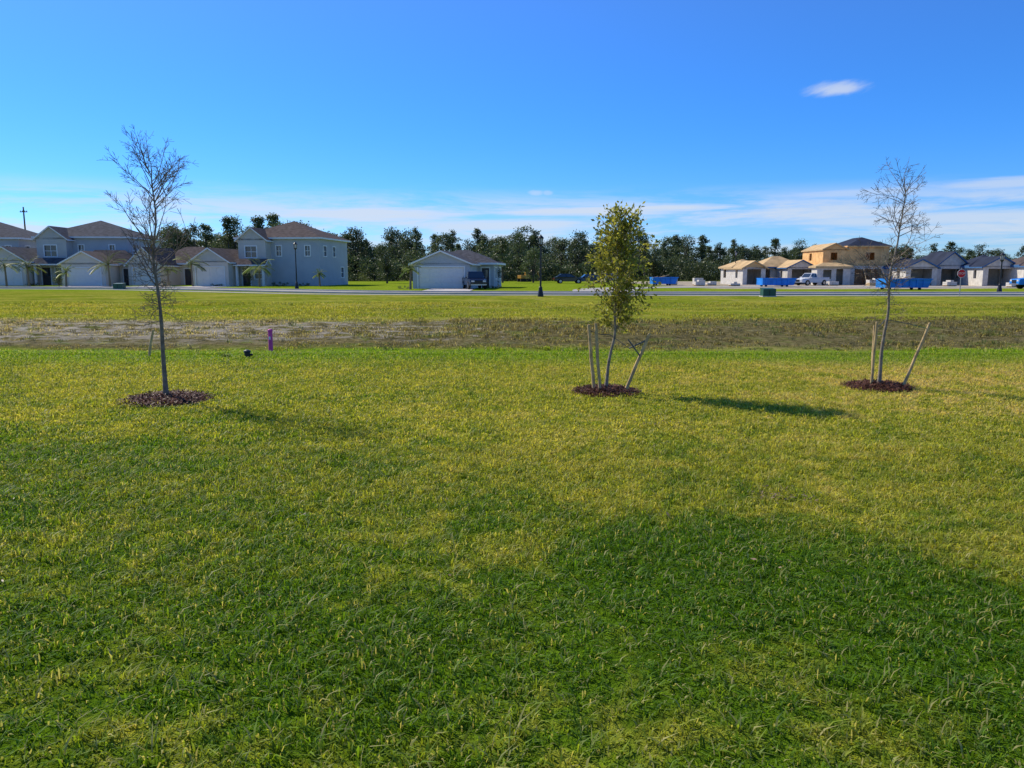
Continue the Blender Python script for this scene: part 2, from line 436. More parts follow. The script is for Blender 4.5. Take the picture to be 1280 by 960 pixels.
# left bare tree
random.seed(21)
T=empty('bare_young_tree',(-4.40,9.66,0))
mb=MB(); pts,rad=trunk(mb,(0,0,0),(.0,0,2.85),.034,.006,M_bark,.04)
mb.obj('trunk',T,smooth=True)
mb=MB(); tips=[]
for i in range(44):
    t=U(.34,.66); a=U(0,2*math.pi); p=at(pts,t)
    grow(mb,p,Vector((math.cos(a),math.sin(a),U(-.3,.6))),U(.18,.46),.005,1,M_twig,.0,.6,(5,6),.5,(30,75),tips)
for i in range(30):
    t=U(.50,.97); a=i*2.4+U(-.3,.3); p=at(pts,t)
    sp=U(.6,1.35); xx=math.cos(a)*sp
    grow(mb,p,Vector((xx+.22,math.sin(a)*sp,1)),U(.5,.95)*(1.2-.45*t),.009*(1.3-.6*t),2,M_twig,.08,.3,(6,5),.5,(25,55))
for i in range(5): grow(mb,at(pts,.97),Vector((U(-.6,.3),U(-.4,.4),1)),U(.35,.6),.006,2,M_twig,.1,.3,(5,4),.5,(25,50))
mb.obj('branches',T)
mb=MB()
for p,d,l in tips:
    if R()<.40 and l==0: mb.leaf(p,Vector((U(-1,1),U(-1,1),U(-1,.4))),Vector((U(-1,1),U(-1,1),U(-1,1))),U(.015,.032),.012,M_leafdry)
mb.obj('leaves',T)
ring(T,0,0,.56,3)

# right bare tree with stakes
random.seed(33)
T=empty('bare_young_tree',(5.18,10.75,0))
mb=MB(); pts,rad=trunk(mb,(0,0,0),(.16,0,2.76),.028,.006,M_bark2,.06)
mb.obj('trunk',T,smooth=True)
mb=MB(); tips=[]
for i in range(34):
    t=U(.34,.66); a=U(0,2*math.pi); p=at(pts,t)
    grow(mb,p,Vector((math.cos(a),math.sin(a),U(-.35,.5))),U(.15,.38),.004,1,M_twig,.0,.7,(4,5),.5,(30,75),tips)
for i in range(26):
    t=U(.50,.97); a=i*2.4+U(-.3,.3); p=at(pts,t); sp=U(.8,1.9)
    grow(mb,p,Vector((math.cos(a)*sp,math.sin(a)*sp,1)),U(.40,.78)*(1.2-.4*t),.008*(1.3-.6*t),2,M_twig,.03,.5,(6,5),.5,(30,70))
for i in range(4): grow(mb,at(pts,.97),Vector((U(-.1,.6),U(-.3,.3),1)),U(.3,.55),.006,2,M_twig,.1,.4,(4,4),.5,(25,60))
mb.obj('branches',T)
mb=MB()
for p,d,l in tips:
    if R()<.3 and l==0: mb.leaf(p,Vector((U(-1,1),U(-1,1),U(-1,.4))),Vector((U(-1,1),U(-1,1),U(-1,1))),U(.015,.032),.012,M_leafdry)
mb.obj('leaves',T)
ring(T,0,0,.47,5)
stake(T,(-.13,-.05,-.02),(-.13,-.1,.93),.021,'stake_1'); stake(T,(-.05,.1,-.02),(-.04,.16,.86),.02,'stake_2'); stake(T,(.28,-.1,-.02),(.58,-.15,.92),.022,'stake_3')
strap(T,(-.13,-.1,.86),(.03,0,.95)); strap(T,(.54,-.15,.84),(.05,0,.95),.005,-.01)

# middle leafy tree
random.seed(12)
T=empty('young_oak_tree',(1.27,10.3,0))
mb=MB(); pts,rad=trunk(mb,(0,0,0),(.2,0,2.05),.026,.008,M_bark2,.035)
mb.obj('trunk',T,smooth=True)
mb=MB(); tips=[]
for i in range(64):
    t=U(.38,1.); a=i*2.4+U(-.4,.4); p=at(pts,t)
    wv=math.sin(math.pi*min(1,max(0,(t-.20)/.95)))
    sp=U(.4,1.5)
    grow(mb,p,Vector((math.cos(a)*sp,math.sin(a)*sp,1)),U(.25,.66)*(.30+.85*wv),.007,1,M_bark2,.15,.28,(5,5),.5,(25,60),tips)
for i in range(5): grow(mb,at(pts,.99),Vector((U(-.4,.4),U(-.3,.3),1)),U(.2,.46),.006,1,M_bark2,.2,.25,(5,5),.5,(25,50),tips)
mb.obj('branches',T,smooth=True)
mb=MB()
for p,d,l in tips:
    g_=noise.noise(p*5.)
    for k in range(4):
        if R()<.90+1.0*g_:
            dd=(d+Vector((U(-1,1),U(-1,1),U(-1.1,.8)))*1.2)
            mb.leaf(p+Vector((U(-.04,.04),U(-.04,.04),U(-.04,.04))),dd,Vector((U(-1,1),U(-1,1),U(-.2,1))),U(.040,.075),U(.022,.037),M_leaf)
mb.obj('leaves',T)
print('oak leaves',len(mb.f))
ring(T,0,0,.46,8)
stake(T,(-.16,-.04,-.02),(-.25,-.08,.92),.024,'stake_1'); stake(T,(-.09,-.13,-.02),(-.16,-.1,.94),.021,'stake_2'); stake(T,(.24,-.05,-.02),(.56,-.1,.80),.024,'stake_3')
strap(T,(-.23,-.1,.84),(.04,0,.78)); strap(T,(.54,-.1,.72),(.3,-.04,.60),.012,0.); strap(T,(.44,-.1,.5),(.28,-.05,.72),.010,0.); strap(T,(.3,-.04,.6),(.04,0,.78),.005,.0)

# ------------------------------------------------------------------ small things near the swale
mb=MB(); mb.tube([(0,0,-.05),(0,0,.46)],.045,M_pink,10); mb.tube([(0,0,.46),(0,0,.50),(0,0,.515)],[.052,.052,.03],M_pink,10)
mb.box(-.02,.02,-.055,-.047,.30,.36,M_swhite); mb.obj('utility_marker_post',None,(-5.1,16.2,H(-5.1,16.2)),smooth=False)
mb=MB(); mb.tube([(0,0,-.05),(.05,0,.26),(.12,0,.52)],[.028,.026,.022],M_stake,7)
mb.obj('leaning_survey_stake',None,(-6.98,14.7,H(-7,14.7)))
mb=MB(); mb.tube([(0,0,-.03),(0,0,.09),(0,0,.10)],[.055,.055,.07],M_black,12); mb.tube([(0,0,.10),(0,0,.13),(0,0,.15)],[.07,.062,.02],M_black,12)
mb.tube([(.05,0,.05),(.10,0,.05)],.02,M_black,8)
mb.obj('irrigation_valve',None,(-5.05,14.6,H(-5,14.6)))
mb=MB()
for i in range(90):
    a=U(0,6.28); p=Vector((U(-.05,.05),U(-.04,.04),0)); mb.leaf(p,Vector((math.cos(a)*.7,math.sin(a)*.7,U(.2,1))),Vector((0,0,1)),U(.06,.13),U(.01,.02),M_palm)
mb.obj('weed_plant',None,(-5.5,14.7,H(-5.5,14.7)))
# weeds along the bank
random.seed(41); mb=MB()
for k in range(420):
    x=U(-24,24); y=U(19.2,26.5); z=H(x,y); hh=U(.05,.17); ww=U(.06,.2)
    for i in range(14):
        a=U(0,6.28); q=R(); p=Vector((x+U(-ww,ww),y+U(-ww,ww),z-.01))
        mb.leaf(p,Vector((math.cos(a)*.5,math.sin(a)*.5,1)),Vector((U(-1,1),U(-1,1),.2)),hh*U(.6,1.2),U(.012,.03),M_palm if k%3==0 else M_leafdry)
mb.obj('bank_weeds')
# fallen leaves on the lawn
random.seed(90); mb=MB()
for i in range(330):
    y=U(3.2,14); x=U(-.75*y,.75*y)
    if i<90: x,y=1.9+random.gauss(0,.12),5.35+random.gauss(0,.09)
    elif i<120: x,y=1.6+random.gauss(0,.16),8.0+random.gauss(0,.08)
    mb.leaf(Vector((x,y,H(x,y)+U(.015,.035))),Vector((U(-1,1),U(-1,1),U(-.2,.3))),Vector((U(-.4,.4),U(-.4,.4),1)),U(.02,.045),U(.01,.02),M_litter)
mb.obj('fallen_leaves')

# ------------------------------------------------------------------ roads
def ribbon(name,pts,w,z,mat,kerb=True):
    P=[Vector((p[0],p[1],0)) for p in pts]; S=[]
    for i in range(len(P)-1):
        p0=P[max(0,i-1)];p1=P[i];p2=P[i+1];p3=P[min(len(P)-1,i+2)]
        for k in range(10):
            t=k/10; S.append(.5*((2*p1)+(p2-p0)*t+(2*p0-5*p1+4*p2-p3)*t*t+(3*p1-p0-3*p2+p3)*t**3))
    S.append(P[-1])
    e=empty(name)
    def strip(o0,o1,za,zb,mat,nm,wall=True):
        mb=MB(); vs=[]
        for i,p in enumerate(S):
            d=(S[min(i+1,len(S)-1)]-S[max(0,i-1)]).normalized(); n=Vector((-d.y,d.x,0))
            a=p+n*o0; b=p+n*o1
            vs+=[(a.x,a.y,zb),(b.x,b.y,zb),(a.x,a.y,za),(b.x,b.y,za)]
        fs=[]
        for i in range(len(S)-1):
            a=i*4;b=a+4
            fs.append((a,b,b+1,a+1)); fs.append((a,a+2,b+2,b)); fs.append((a+1,b+1,b+3,a+3))
        mb.add(vs,fs,mat); mb.obj(nm,e)
    strip(-w/2,w/2,-.1,z,mat,'surface')
    if kerb:
        strip(-w/2-.35,-w/2-.002,-.1,z+.10,M_conc,'kerb_1'); strip(w/2+.002,w/2+.35,-.1,z+.10,M_conc,'kerb_2')
    return e
ribbon('road',[(260,53),(120,56),(40,58),(5,60),(-12,63),(-24,71),(-38,79),(-60,83),(-110,85),(-200,86)],5.2,.02,M_road)
ribbon('side_road',[(260,84),(120,86),(60,87),(34,88),(24,87.5),(14,84),(9,75),(8,63.1)],5.6,.024,M_road,False)
ribbon('sidewalk',[(260,48.5),(120,51.5),(40,53.5),(5,55.3),(-14,58.3),(-28,67),(-40,74.3),(-60,78),(-110,80),(-200,81)],1.0,.02,M_conc,False)
def slab(name,x0,x1,y0,y1,z=.03,mat=None):
    mb=MB(); mb.box(x0,x1,y0,y1,-.1,z,mat or M_conc); return mb.obj(name)
slab('driveway',-37.9,-33.1,81.2,94.0); slab('driveway',-53,-47.5,88.4,96); slab('driveway',-70.5,-65.5,88.6,97)
slab('driveway',-8.0,-3.7,65.2,78.3); slab('driveway',-44,-39.5,82.6,93)

# ------------------------------------------------------------------ houses
def wall(mb,p0,p1,z0,z1,mat,ops=(),tm=None):
    p0=Vector((*p0,0)); p1=Vector((*p1,0)); Lw=(p1-p0).length; d=(p1-p0)/Lw; n=Vector((d.y,-d.x,0))
    tm=tm or M_trim
    def P(u,v,o=0.): q=p0+d*u+n*o; return (q.x,q.y,v)
    us=sorted(set([0,Lw]+[o[0] for o in ops]+[o[1] for o in ops])); vs=sorted(set([z0,z1]+[o[2] for o in ops]+[o[3] for o in ops]))
    for i in range(len(us)-1):
        for j in range(len(vs)-1):
            uc=(us[i]+us[i+1])/2; vc=(vs[j]+vs[j+1])/2
            if any(o[0]<uc<o[1] and o[2]<vc<o[3] for o in ops): continue
            mb.add([P(us[i],vs[j]),P(us[i+1],vs[j]),P(us[i+1],vs[j+1]),P(us[i],vs[j+1])],[(0,1,2,3)],mat)
    def bx(u0,u1,v0,v1,o0,o1,m):
        q=[P(u,v,o) for o in (o0,o1) for v in (v0,v1) for u in (u0,u1)]
        mb.add(q,[(0,2,3,1),(4,5,7,6),(0,1,5,4),(2,6,7,3),(0,4,6,2),(1,3,7,5)],m)
    for (u0,u1,v0,v1,k) in ops:
        de=-.18
        for a,b in (((u0,v0),(u1,v0)),((u1,v0),(u1,v1)),((u1,v1),(u0,v1)),((u0,v1),(u0,v0))):
            mb.add([P(*a),P(*b),P(b[0],b[1],de),P(a[0],a[1],de)],[(0,1,2,3)],mat)
        if k=='open': continue
        f=.12
        bx(u0-f,u0-.003,v0 if k!='win' else v0-f,v1+f,-.02,.04,tm); bx(u1+.003,u1+f,v0 if k!='win' else v0-f,v1+f,-.02,.04,tm)
        bx(u0-.003,u1+.003,v1+.003,v1+f,-.02,.043,tm)
        if k=='win':
            bx(u0-.003,u1+.003,v0-f,v0-.003,-.02,.06,tm)
            bx(u0,u1,v0,v1,-.17,-.12,M_glass)
            bx((u0+u1)/2-.03,(u0+u1)/2+.03,v0,v1,-.118,-.08,tm); bx(u0,u1,(v0+v1)/2-.03,(v0+v1)/2+.03,-.118,-.085,tm)
        elif k=='door':
            bx(u0,u1,v0,v1,-.17,-.1,M_door); bx(u0+.15,u1-.15,v0+1.1,v1-.2,-.098,-.085,M_glass)
        elif k=='garage':
            nr=4; hh=(v1-v0)/nr; nc=4; cw=(u1-u0)/nc
            bx(u0,u1,v0,v1,-.17,-.12,M_garage)
            for r in range(nr):
                for c in range(nc):
                    bx(u0+c*cw+.08,u0+(c+1)*cw-.08,v0+r*hh+.07,v0+(r+1)*hh-.07,-.118,-.095,M_garage)
def hip(mb,x0,x1,y0,y1,z,pz,mat,ov=.45,fascia=None):
    fascia=fascia or M_trim
    x0-=ov;x1+=ov;y0-=ov;y1+=ov; w=x1-x0;d=y1-y0; h=min(w,d)/2
    if w>=d: r=[(x0+h,(y0+y1)/2,pz),(x1-h,(y0+y1)/2,pz)]
    else: r=[((x0+x1)/2,y0+h,pz),((x0+x1)/2,y1-h,pz)]
    b=[(x0,y0,z),(x1,y0,z),(x1,y1,z),(x0,y1,z)]
    if w>=d: fs=[(0,1,5,4),(1,2,5),(2,3,4,5),(3,0,4)]
    else: fs=[(0,1,4),(1,2,5,4),(2,3,5),(3,0,4,5)]
    if abs(w-d)<1e-3: r[1]=r[0]
    mb.add(b+r,fs,mat)
    lo=[(a,c,z-.2) for a,c,_ in b]; mb.add([(a,c,zz-.004) for a,c,zz in b]+lo,[(0,4,5,1),(1,5,6,2),(2,6,7,3),(3,7,4,0),(4,7,6,5)],fascia)
def gable(mb,x0,x1,y0,y1,z,pz,mat,wmat,ov=.4,axis='y',fascia=None,close=True):
    fascia=fascia or M_trim
    def T(a,b,c): return (a,b,c) if axis=='y' else (b,a,c)
    if axis=='x': x0,x1,y0,y1=y0,y1,x0,x1
    xm=(x0+x1)/2; sl=(pz-z)/(xm-x0); X0=x0-ov;X1=x1+ov;Y0=y0-ov;Y1=y1+ov; ze=z-ov*sl; t=.16
    for a,b in ((X0,xm),(X1,xm)):
        vs=[T(a,Y0,ze),T(a,Y1,ze),T(b,Y1,pz),T(b,Y0,pz)]
        lo=[T(a,Y0,ze-t),T(a,Y1,ze-t),T(b,Y1,pz-t),T(b,Y0,pz-t)]
        mb.add(vs,[(0,1,2,3)],mat)
        mb.add([(p[0],p[1],p[2]-.004) for p in vs]+lo,[(0,3,7,4),(1,5,6,2),(0,4,5,1),(4,7,6,5)],fascia)
    mb.add([T(x0,y0,z-.25),T(x1,y0,z-.25),T(x1,y0,z-t-.01),T(xm,y0,pz-t-.01),T(x0,y0,z-t-.01)],[(0,1,2,3,4)],wmat)
    mb.add([T(x0,y1,z-.25),T(x1,y1,z-.25),T(x1,y1,z-t-.01),T(xm,y1,pz-t-.01),T(x0,y1,z-t-.01)],[(0,1,2,3,4)],wmat)
def block(mb,x0,x1,y0,y1,z0,z1,mat,front=(),right=(),left=(),back=()):
    wall(mb,(x0,y0),(x1,y0),z0,z1,mat,front); wall(mb,(x1,y0),(x1,y1),z0,z1,mat,right)
    wall(mb,(x1,y1),(x0,y1),z0,z1,mat,back); wall(mb,(x0,y1),(x0,y0),z0,z1,mat,left)

def house_two(name,loc,rz,wm,wm2,rm,W=13.2,sc=1.):
    e=empty(name,loc,rz); e.scale=(sc,sc,sc)
    w=MB(); r=MB()
    block(w,3,W,0,11,0,5.9,wm,front=[(1.2,2.3,3.7,5.0,'win'),(4.9,5.5,3.7,4.9,'win') ,(8.6,9.2,3.7,4.9,'win')],
          right=[(1.5,2.6,3.7,4.9,'win'),(5,6.,3.7,4.9,'win'),(8,9.2,1,2.3,'win')],left=[(3,4,3.7,4.9,'win')])
    hip(r,3,W,0,11,5.95,8.25,rm)
    block(w,3.7,7.2,-1.6,-.003,0,5.75,wm2,front=[(.9,2.3,3.5,4.8,'win'),(.4,1.4,0,2.15,'door'),(2.0,2.9,.9,2.1,'win')])
    gable(r,3.7,7.2,-1.6,3.2,5.8,7.15,rm,wm2,.35,'y')
    gable(r,4.0,7.6,-3.2,-1.65,2.75,3.3,rm,wm,.25,'x')
    for px in (4.1,7.4): w.box(px-.12,px+.12,-3.2,-2.96,0,2.6,M_trim)
    block(w,-1.0,3.66,-4.4,4.5,0,3.0,M_wallC,front=[(.55,4.1,0,2.25,'garage')],left=[(4,5,1,2.2,'win')])
    gable(r,-1.0,3.66,-4.4,4.5,3.1,4.6,rm,wm2,.4,'y')
    w.obj('walls',e); r.obj('roof',e)
    return e
def house_one(name,loc,rz,wm,wm2,rm,W=9.,gw=5.2,ze=2.55,pz=3.95,D=12,gf=True):
    e=empty(name,loc,rz); w=MB(); r=MB()
    block(w,0,gw,0,5,0,ze,wm2,front=[(.6,gw-.6,0,2.15,'garage')],left=[(2,3,1,2.1,'win')])
    gable(r,0,gw,0,7,ze+.05,pz-.15,rm,wm2,.35,'y')
    block(w,-.0,W,5.003,D,0,ze,wm,front=[(gw+.6,gw+1.5,0,2.1,'door'),(gw+2.2,min(gw+3.3,W-.3),.9,2.1,'win')] if W-gw>3.6 else [(gw+.4,min(gw+1.2,W-.2),0,2.1,'door')],right=[(1,2,1,2.1,'win'),(4,5.2,1,2.1,'win')])
    hip(r,-.0,W,4.6,D,ze+.06,pz+.1,rm)
    w.obj('walls',e); r.obj('roof',e); return e

house_two('two_storey_house',(-37.2,98,0),math.radians(-6),M_wallB,M_wallA,M_shA,13.4)
house_two('two_storey_house',(-65.3,102,0),math.radians(4),M_wallB,M_wallA,M_shB,13.8,1.06)
house_two('two_storey_house',(-80.5,104,0),math.radians(6),M_wallB,M_wallB,M_shB,13.2,1.06)
house_one('single_storey_house',(-54.5,94,0),math.radians(8),M_wallC,M_wallC,M_shA,7,5,2.8,4.4,8)
house_one('single_storey_house',(-48.4,98,0),math.radians(-4),M_wallC,M_wallC,M_shA,9.6,4.2,2.8,5.0,12)
house_one('garage_house',(-10.1,79,0),math.radians(-7),M_wallB,M_wallB,M_shB,7.6,5.9,2.6,4.0,11)

def shell(name,loc,rz,W,D,ze,pz,rm,gw=5,fas=None,wm=None,gpeak=None,side='l',gm=None):
    e=empty(name,loc,rz); w=MB(); r=MB(); wm=wm or M_block; fas=fas or M_wrap
    gx0=0 if side=='l' else W-gw
    block(w,gx0,gx0+gw,0,4,0,ze,wm,front=[(.6,gw-.6,0,2.1,'open')],left=[(1.4,2.2,.9,2.,'open')])
    gable(r,gx0,gx0+gw,0,6,ze+.05,gpeak or pz-.25,rm,gm or M_block,.3,'y',fascia=fas)
    bx=[(gw+.5,gw+1.5,0,2.1,'open')] if W-gw>1.8 else []
    if W-gw>4: bx.append((gw+2.3,gw+3.5,.9,2.1,'open'))
    if side!='l': bx=[(a-gw,b-gw,c,d,k) for a,b,c,d,k in bx]
    block(w,0,W,4.003,D,0,ze,wm,front=bx,right=[(1,2,.9,2.1,'open'),(4,5,.9,2.1,'open')],left=[(1,2,.9,2.1,'open')])
    hip(r,0,W,3.6,D,ze+.06,pz,rm,.3,fascia=fas)
    w.box(.1,W-.1,4.1,D-.1,-.1,.05,M_conc); w.box(gx0+.1,gx0+gw-.1,.1,4.0,-.1,.05,M_conc)
    for k in range(4):
        if .9+k*1.6<W: w.box(.8+k*1.6,.9+k*1.6,6,6.1,.05,ze,M_lumber)
    w.obj('walls',e); r.obj('roof',e); return e
shell('house_under_construction',(31.2,105,0),math.radians(6),4.6,8,2.35,3.5,M_ply,3.2,fas=M_lumber,gm=M_ply)
shell('house_under_construction',(35.6,107,0),math.radians(3),6.4,9,2.4,4.0,M_ply,4.,side='r',gpeak=3.4)
e=empty('two_storey_house_under_construction',(41.4,105,0),math.radians(-3)); w=MB(); r=MB()
block(w,0,9.4,0,9,0,2.5,M_block,front=[(4.8,8.4,0,2.1,'open'),(1,2,0,2.1,'open'),(2.8,3.8,.9,2.1,'open')],left=[(2,3,.9,2.,'open'),(5,6,.9,2.,'open')])
block(w,.6,9.3,.25,8.9,2.503,4.75,M_osb,front=[(1,1.9,3.3,4.3,'open'),(5.6,6.8,3.3,4.3,'open')],left=[(3,4.,3.3,4.3,'open')])
block(w,-.9,3.4,-2.2,-.003,0,2.4,M_block,front=[(.8,1.9,.8,2.0,'open'),(2.5,3.4,0,2.1,'open')])
hip(r,-.9,3.4,-2.2,.22,2.45,2.95,M_ply,.3,fascia=M_lumber)
w.box(.6,9.3,.0,.24,2.505,2.62,M_lumber)
wall(w,(3.9,.247),(9.3,.247),4.753,5.1,M_osb)
hip(r,3.9,9.3,.25,8.9,5.2,6.45,M_felt,.25,fascia=M_osb)
gable(r,.6,3.8,.25,8.9,4.85,5.6,M_ply,M_osb,.2,'y',fascia=M_lumber)
for k in range(8): w.box(1.5+k*.9,1.6+k*.9,4,4.1,2.6,4.7,M_lumber)
w.obj('walls',e); r.obj('roof',e)
shell('house_under_construction',(49.7,98,0),math.radians(-4),5.0,9,2.35,3.6,M_felt,3.8)
shell('house_under_construction',(55.2,101,0),math.radians(-4),6.8,10,2.6,4.6,M_felt,4.)
shell('house_under_construction',(57.6,95,0),math.radians(-8),5.2,9,2.45,3.9,M_felt,4)
shell('house_under_construction',(59.9,89,0),math.radians(-10),8.,10,2.5,4.1,M_shA,5)
shell('house_under_construction',(70,97,0),math.radians(-10),8.,10,2.5,3.9,M_felt,5)

# ------------------------------------------------------------------ vehicles
def prism(mb,prof,mat):
    n=len(prof); vs=[(x,-h,z) for x,z,h in prof]+[(x,h,z) for x,z,h in prof]
    fs=[tuple(range(n)),tuple(range(2*n-1,n-1,-1))]+[(i,i+n,(i+1)%n+n,(i+1)%n) for i in range(n)]
    mb.add(vs,fs,mat)
def vehicle(name,loc,rz,paint,kind='car'):
    e=empty(name,loc,rz); b=MB(); g=MB()
    Lh=2.25 if kind=='car' else 2.75; W=.9 if kind=='car' else .97
    gz=.30 if kind=='car' else .42; sh=.92 if kind=='car' else 1.1
    wa=[-Lh*.60,Lh*.62]; wr=.33 if kind=='car' else .39
    prof=[(-Lh,gz,W*.94)]
    for c in wa:
        for k in range(7):
            a=math.pi-k*math.pi/6; prof.append((c+(wr+.07)*math.cos(a),gz+ (wr+.05)*math.sin(a)*.95,W))
    prof+=[(Lh,gz,W*.92),(Lh+.03,gz+.3,W*.9),(Lh-.05,sh-.12,W*.9),(Lh*.45,sh+.02,W),(-Lh+.1,sh+.04,W),(-Lh-.02,sh-.2,W*.95)]
    prism(b,prof,paint); b.obj('body',e,bevel=.03)
    c=MB(); top=1.45 if kind=='car' else 1.85
    if kind=='car': cp=[(-Lh*.85,sh+.03),(-Lh*.55,top-.03),(Lh*.05,top),(Lh*.48,sh+.01)]
    elif kind=='suv': cp=[(-Lh*.96,sh+.03),(-Lh*.86,top-.06),(Lh*.12,top),(Lh*.45,sh+.01)]
    else: cp=[(-Lh*.12,sh+.03),(-Lh*.06,top-.04),(Lh*.25,top),(Lh*.50,sh+.01)]
    cab=[(cp[0][0],cp[0][1],W*.95),(cp[1][0],cp[1][1],W*.78),(cp[2][0],cp[2][1],W*.78),(cp[3][0],cp[3][1],W*.93)]
    prism(c,cab,paint); c.obj('cabin',e,bevel=.03)
    def lerp(a,b,t): return tuple(a[i]+(b[i]-a[i])*t for i in range(3))
    A,B,C,D=cab
    for s in (-1,1):
        for spans in (((.08,.12),(.08,.88),(.47,.88),(.47,.12)),((.53,.12),(.53,.88),(.94,.88),(.94,.12))):
            q=[]
            for (t,u) in spans:
                lo=lerp(A,D,t); hi=lerp(B,C,t); q.append(lerp(lo,hi,u))
            g.add([(x,s*(h+.006),z) for x,z,h in q],[(0,1,2,3)],M_glass)
    for P0,P1,sx in ((D,C,.008),(A,B,-.008)):
        lo=lerp(P0,P1,.1); hi=lerp(P0,P1,.9)
        g.add([(lo[0]+sx,-lo[2]*.88,lo[1]+.008),(lo[0]+sx,lo[2]*.88,lo[1]+.008),(hi[0]+sx,hi[2]*.88,hi[1]+.008),(hi[0]+sx,-hi[2]*.88,hi[1]+.008)],[(0,1,2,3)],M_glass)
    g.obj('windows',e)
    t=MB()
    for x in wa:
        for s in (-1,1):
            t.tube([(x,s*(W-.22),wr),(x,s*(W-.0),wr)],wr,M_tyre,18); t.tube([(x,s*(W-.02),wr),(x,s*(W+.012),wr)],wr*.62,M_rim,12)
    t.obj('wheels',e)
    l=MB()
    for s in (-1,1):
        l.box(Lh-.08,Lh+.035,s*W*.62-.16,s*W*.62+.16,sh-.34,sh-.18,M_head); l.box(-Lh-.045,-Lh+.05,s*W*.75-.1,s*W*.75+.1,sh-.32,sh-.08,M_tail)
    l.box(Lh-.02,Lh+.045,-W*.4,W*.4,gz+.15,sh-.2,M_black); l.box(Lh-.0,Lh+.07,-W*.85,W*.85,gz-.0,gz+.12,M_rim)
    for s in (-1,1): l.box(Lh*.36,Lh*.44,s*(W+.09)-.09,s*(W+.09)+.09,sh+.02,sh+.2,paint)
    l.obj('lights_and_trim',e)
    if kind=='pickup':
        p=MB(); p.box(-Lh*.97,-Lh*.16,-W*.82,W*.82,sh+.045,sh+.055,M_black)
        for s in (-1,1): p.box(-Lh*.98,-Lh*.14,s*W*.9-.05,s*W*.9+.05,sh+.04,sh+.1,paint)
        p.obj('bed',e)
    return e
rad_=math.radians
vehicle('parked_pickup_truck',(-3.7,76.3,.03),rad_(-78),M_cnavy,'pickup').scale=(.92,.92,.92)
vehicle('parked_car',(8.6,118,0),rad_(4),M_cblack,'car')
vehicle('parked_suv',(11.6,119,0),rad_(185),M_cnavy,'suv').scale=(.8,.8,.8)
vehicle('parked_suv',(17.5,132,0),rad_(-12),M_cwhite,'suv').scale=(.8,.8,.8)
vehicle('parked_pickup_truck',(38.4,99.5,.0),rad_(205),M_cwhite,'pickup').scale=(.85,.85,.85)
vehicle('parked_van',(53.1,77.5,.0),rad_(175),M_blue,'suv')
# excavator
e=empty('excavator',(2.2,140,0),rad_(25)); b=MB(); e.scale=(.7,.7,.7)
for s in (-.9,.9): b.box(-1.5,1.5,s-.25,s+.25,.0,.7,M_tyre)
b.box(-1.4,1.2,-1.1,1.1,.85,1.7,M_yel); b.box(.0,1.1,-1.05,-.1,1.7,2.6,M_yel); b.box(.2,1.13,-1.08,-.2,1.85,2.45,M_glass)
b.tube([(1,.3,1.3),(2.6,.3,3.1),(4.,.3,2.6)],[.25,.22,.16],M_yel,6); b.tube([(4,.3,2.7),(4.5,.3,1.)],[.16,.12],M_yel,6); b.box(4.1,4.8,-.1,.7,.4,1.0,M_tyre)
b.obj('machine',e,bevel=.04)

def dumpster(loc,rz,Ln=5.,h=1.35,W=2.2):
    e=empty('dumpster',loc,rz); b=MB(); t=.06
    for y0,y1 in ((0,t),(W-t,W)):
        vs=[(.0,y0,.2),(Ln-.35,y0,.2),(Ln,y0,h),(0,y0,h),(.0,y1,.2),(Ln-.35,y1,.2),(Ln,y1,h),(0,y1,h)]
        b.add(vs,[(0,1,2,3),(7,6,5,4),(0,4,5,1),(1,5,6,2),(2,6,7,3),(3,7,4,0)],M_blue)
    b.box(-.0,t,t+.002,W-t-.002,.2,h,M_blue); b.add([(Ln-.35,t,.2),(Ln-.35,W-t,.2),(Ln-.01,W-t,h),(Ln-.01,t,h)],[(0,1,2,3)],M_blue)
    b.box(t,Ln-.4,t,W-t,.2,.26,M_blue)
    k=.35
    while k<Ln-.5:
        b.box(k,k+.1,-.09,-.002,.22,h-.1,M_blue); b.box(k,k+.1,W+.002,W+.09,.22,h-.1,M_blue); k+=.62
    b.box(-.05,Ln+.03,-.1,.0,h-.098,h+.01,M_blue); b.box(-.05,Ln+.03,W,W+.1,h-.098,h+.01,M_blue)
    for x in (.5,Ln-1):
        for yy in (.3,W-.3): b.tube([(x,yy-.1,.12),(x,yy+.1,.12)],.12,M_tyre,12)
    b.obj('bin',e)
    d=MB(); random.seed(int(loc[0]))
    for i in range(12):
        x=U(.3,Ln-1.3); y=U(.3,W-.6); z=h-.2+U(-.1,.2); d.tube([(x,y,z),(x+U(.4,1.1),y+U(-.2,.3),z+U(-.1,.35))],.05,M_lumber,4)
    d.box(.2,Ln-.5,.15,W-.15,h-.5,h-.22,M_lumber); d.obj('debris',e)
dumpster((28.6,88.5,0),0,3.9,1.0); dumpster((35.3,73.2,.0),rad_(-2),4.3,1.05); dumpster((17.8,98,0),0,3.2,1.05)

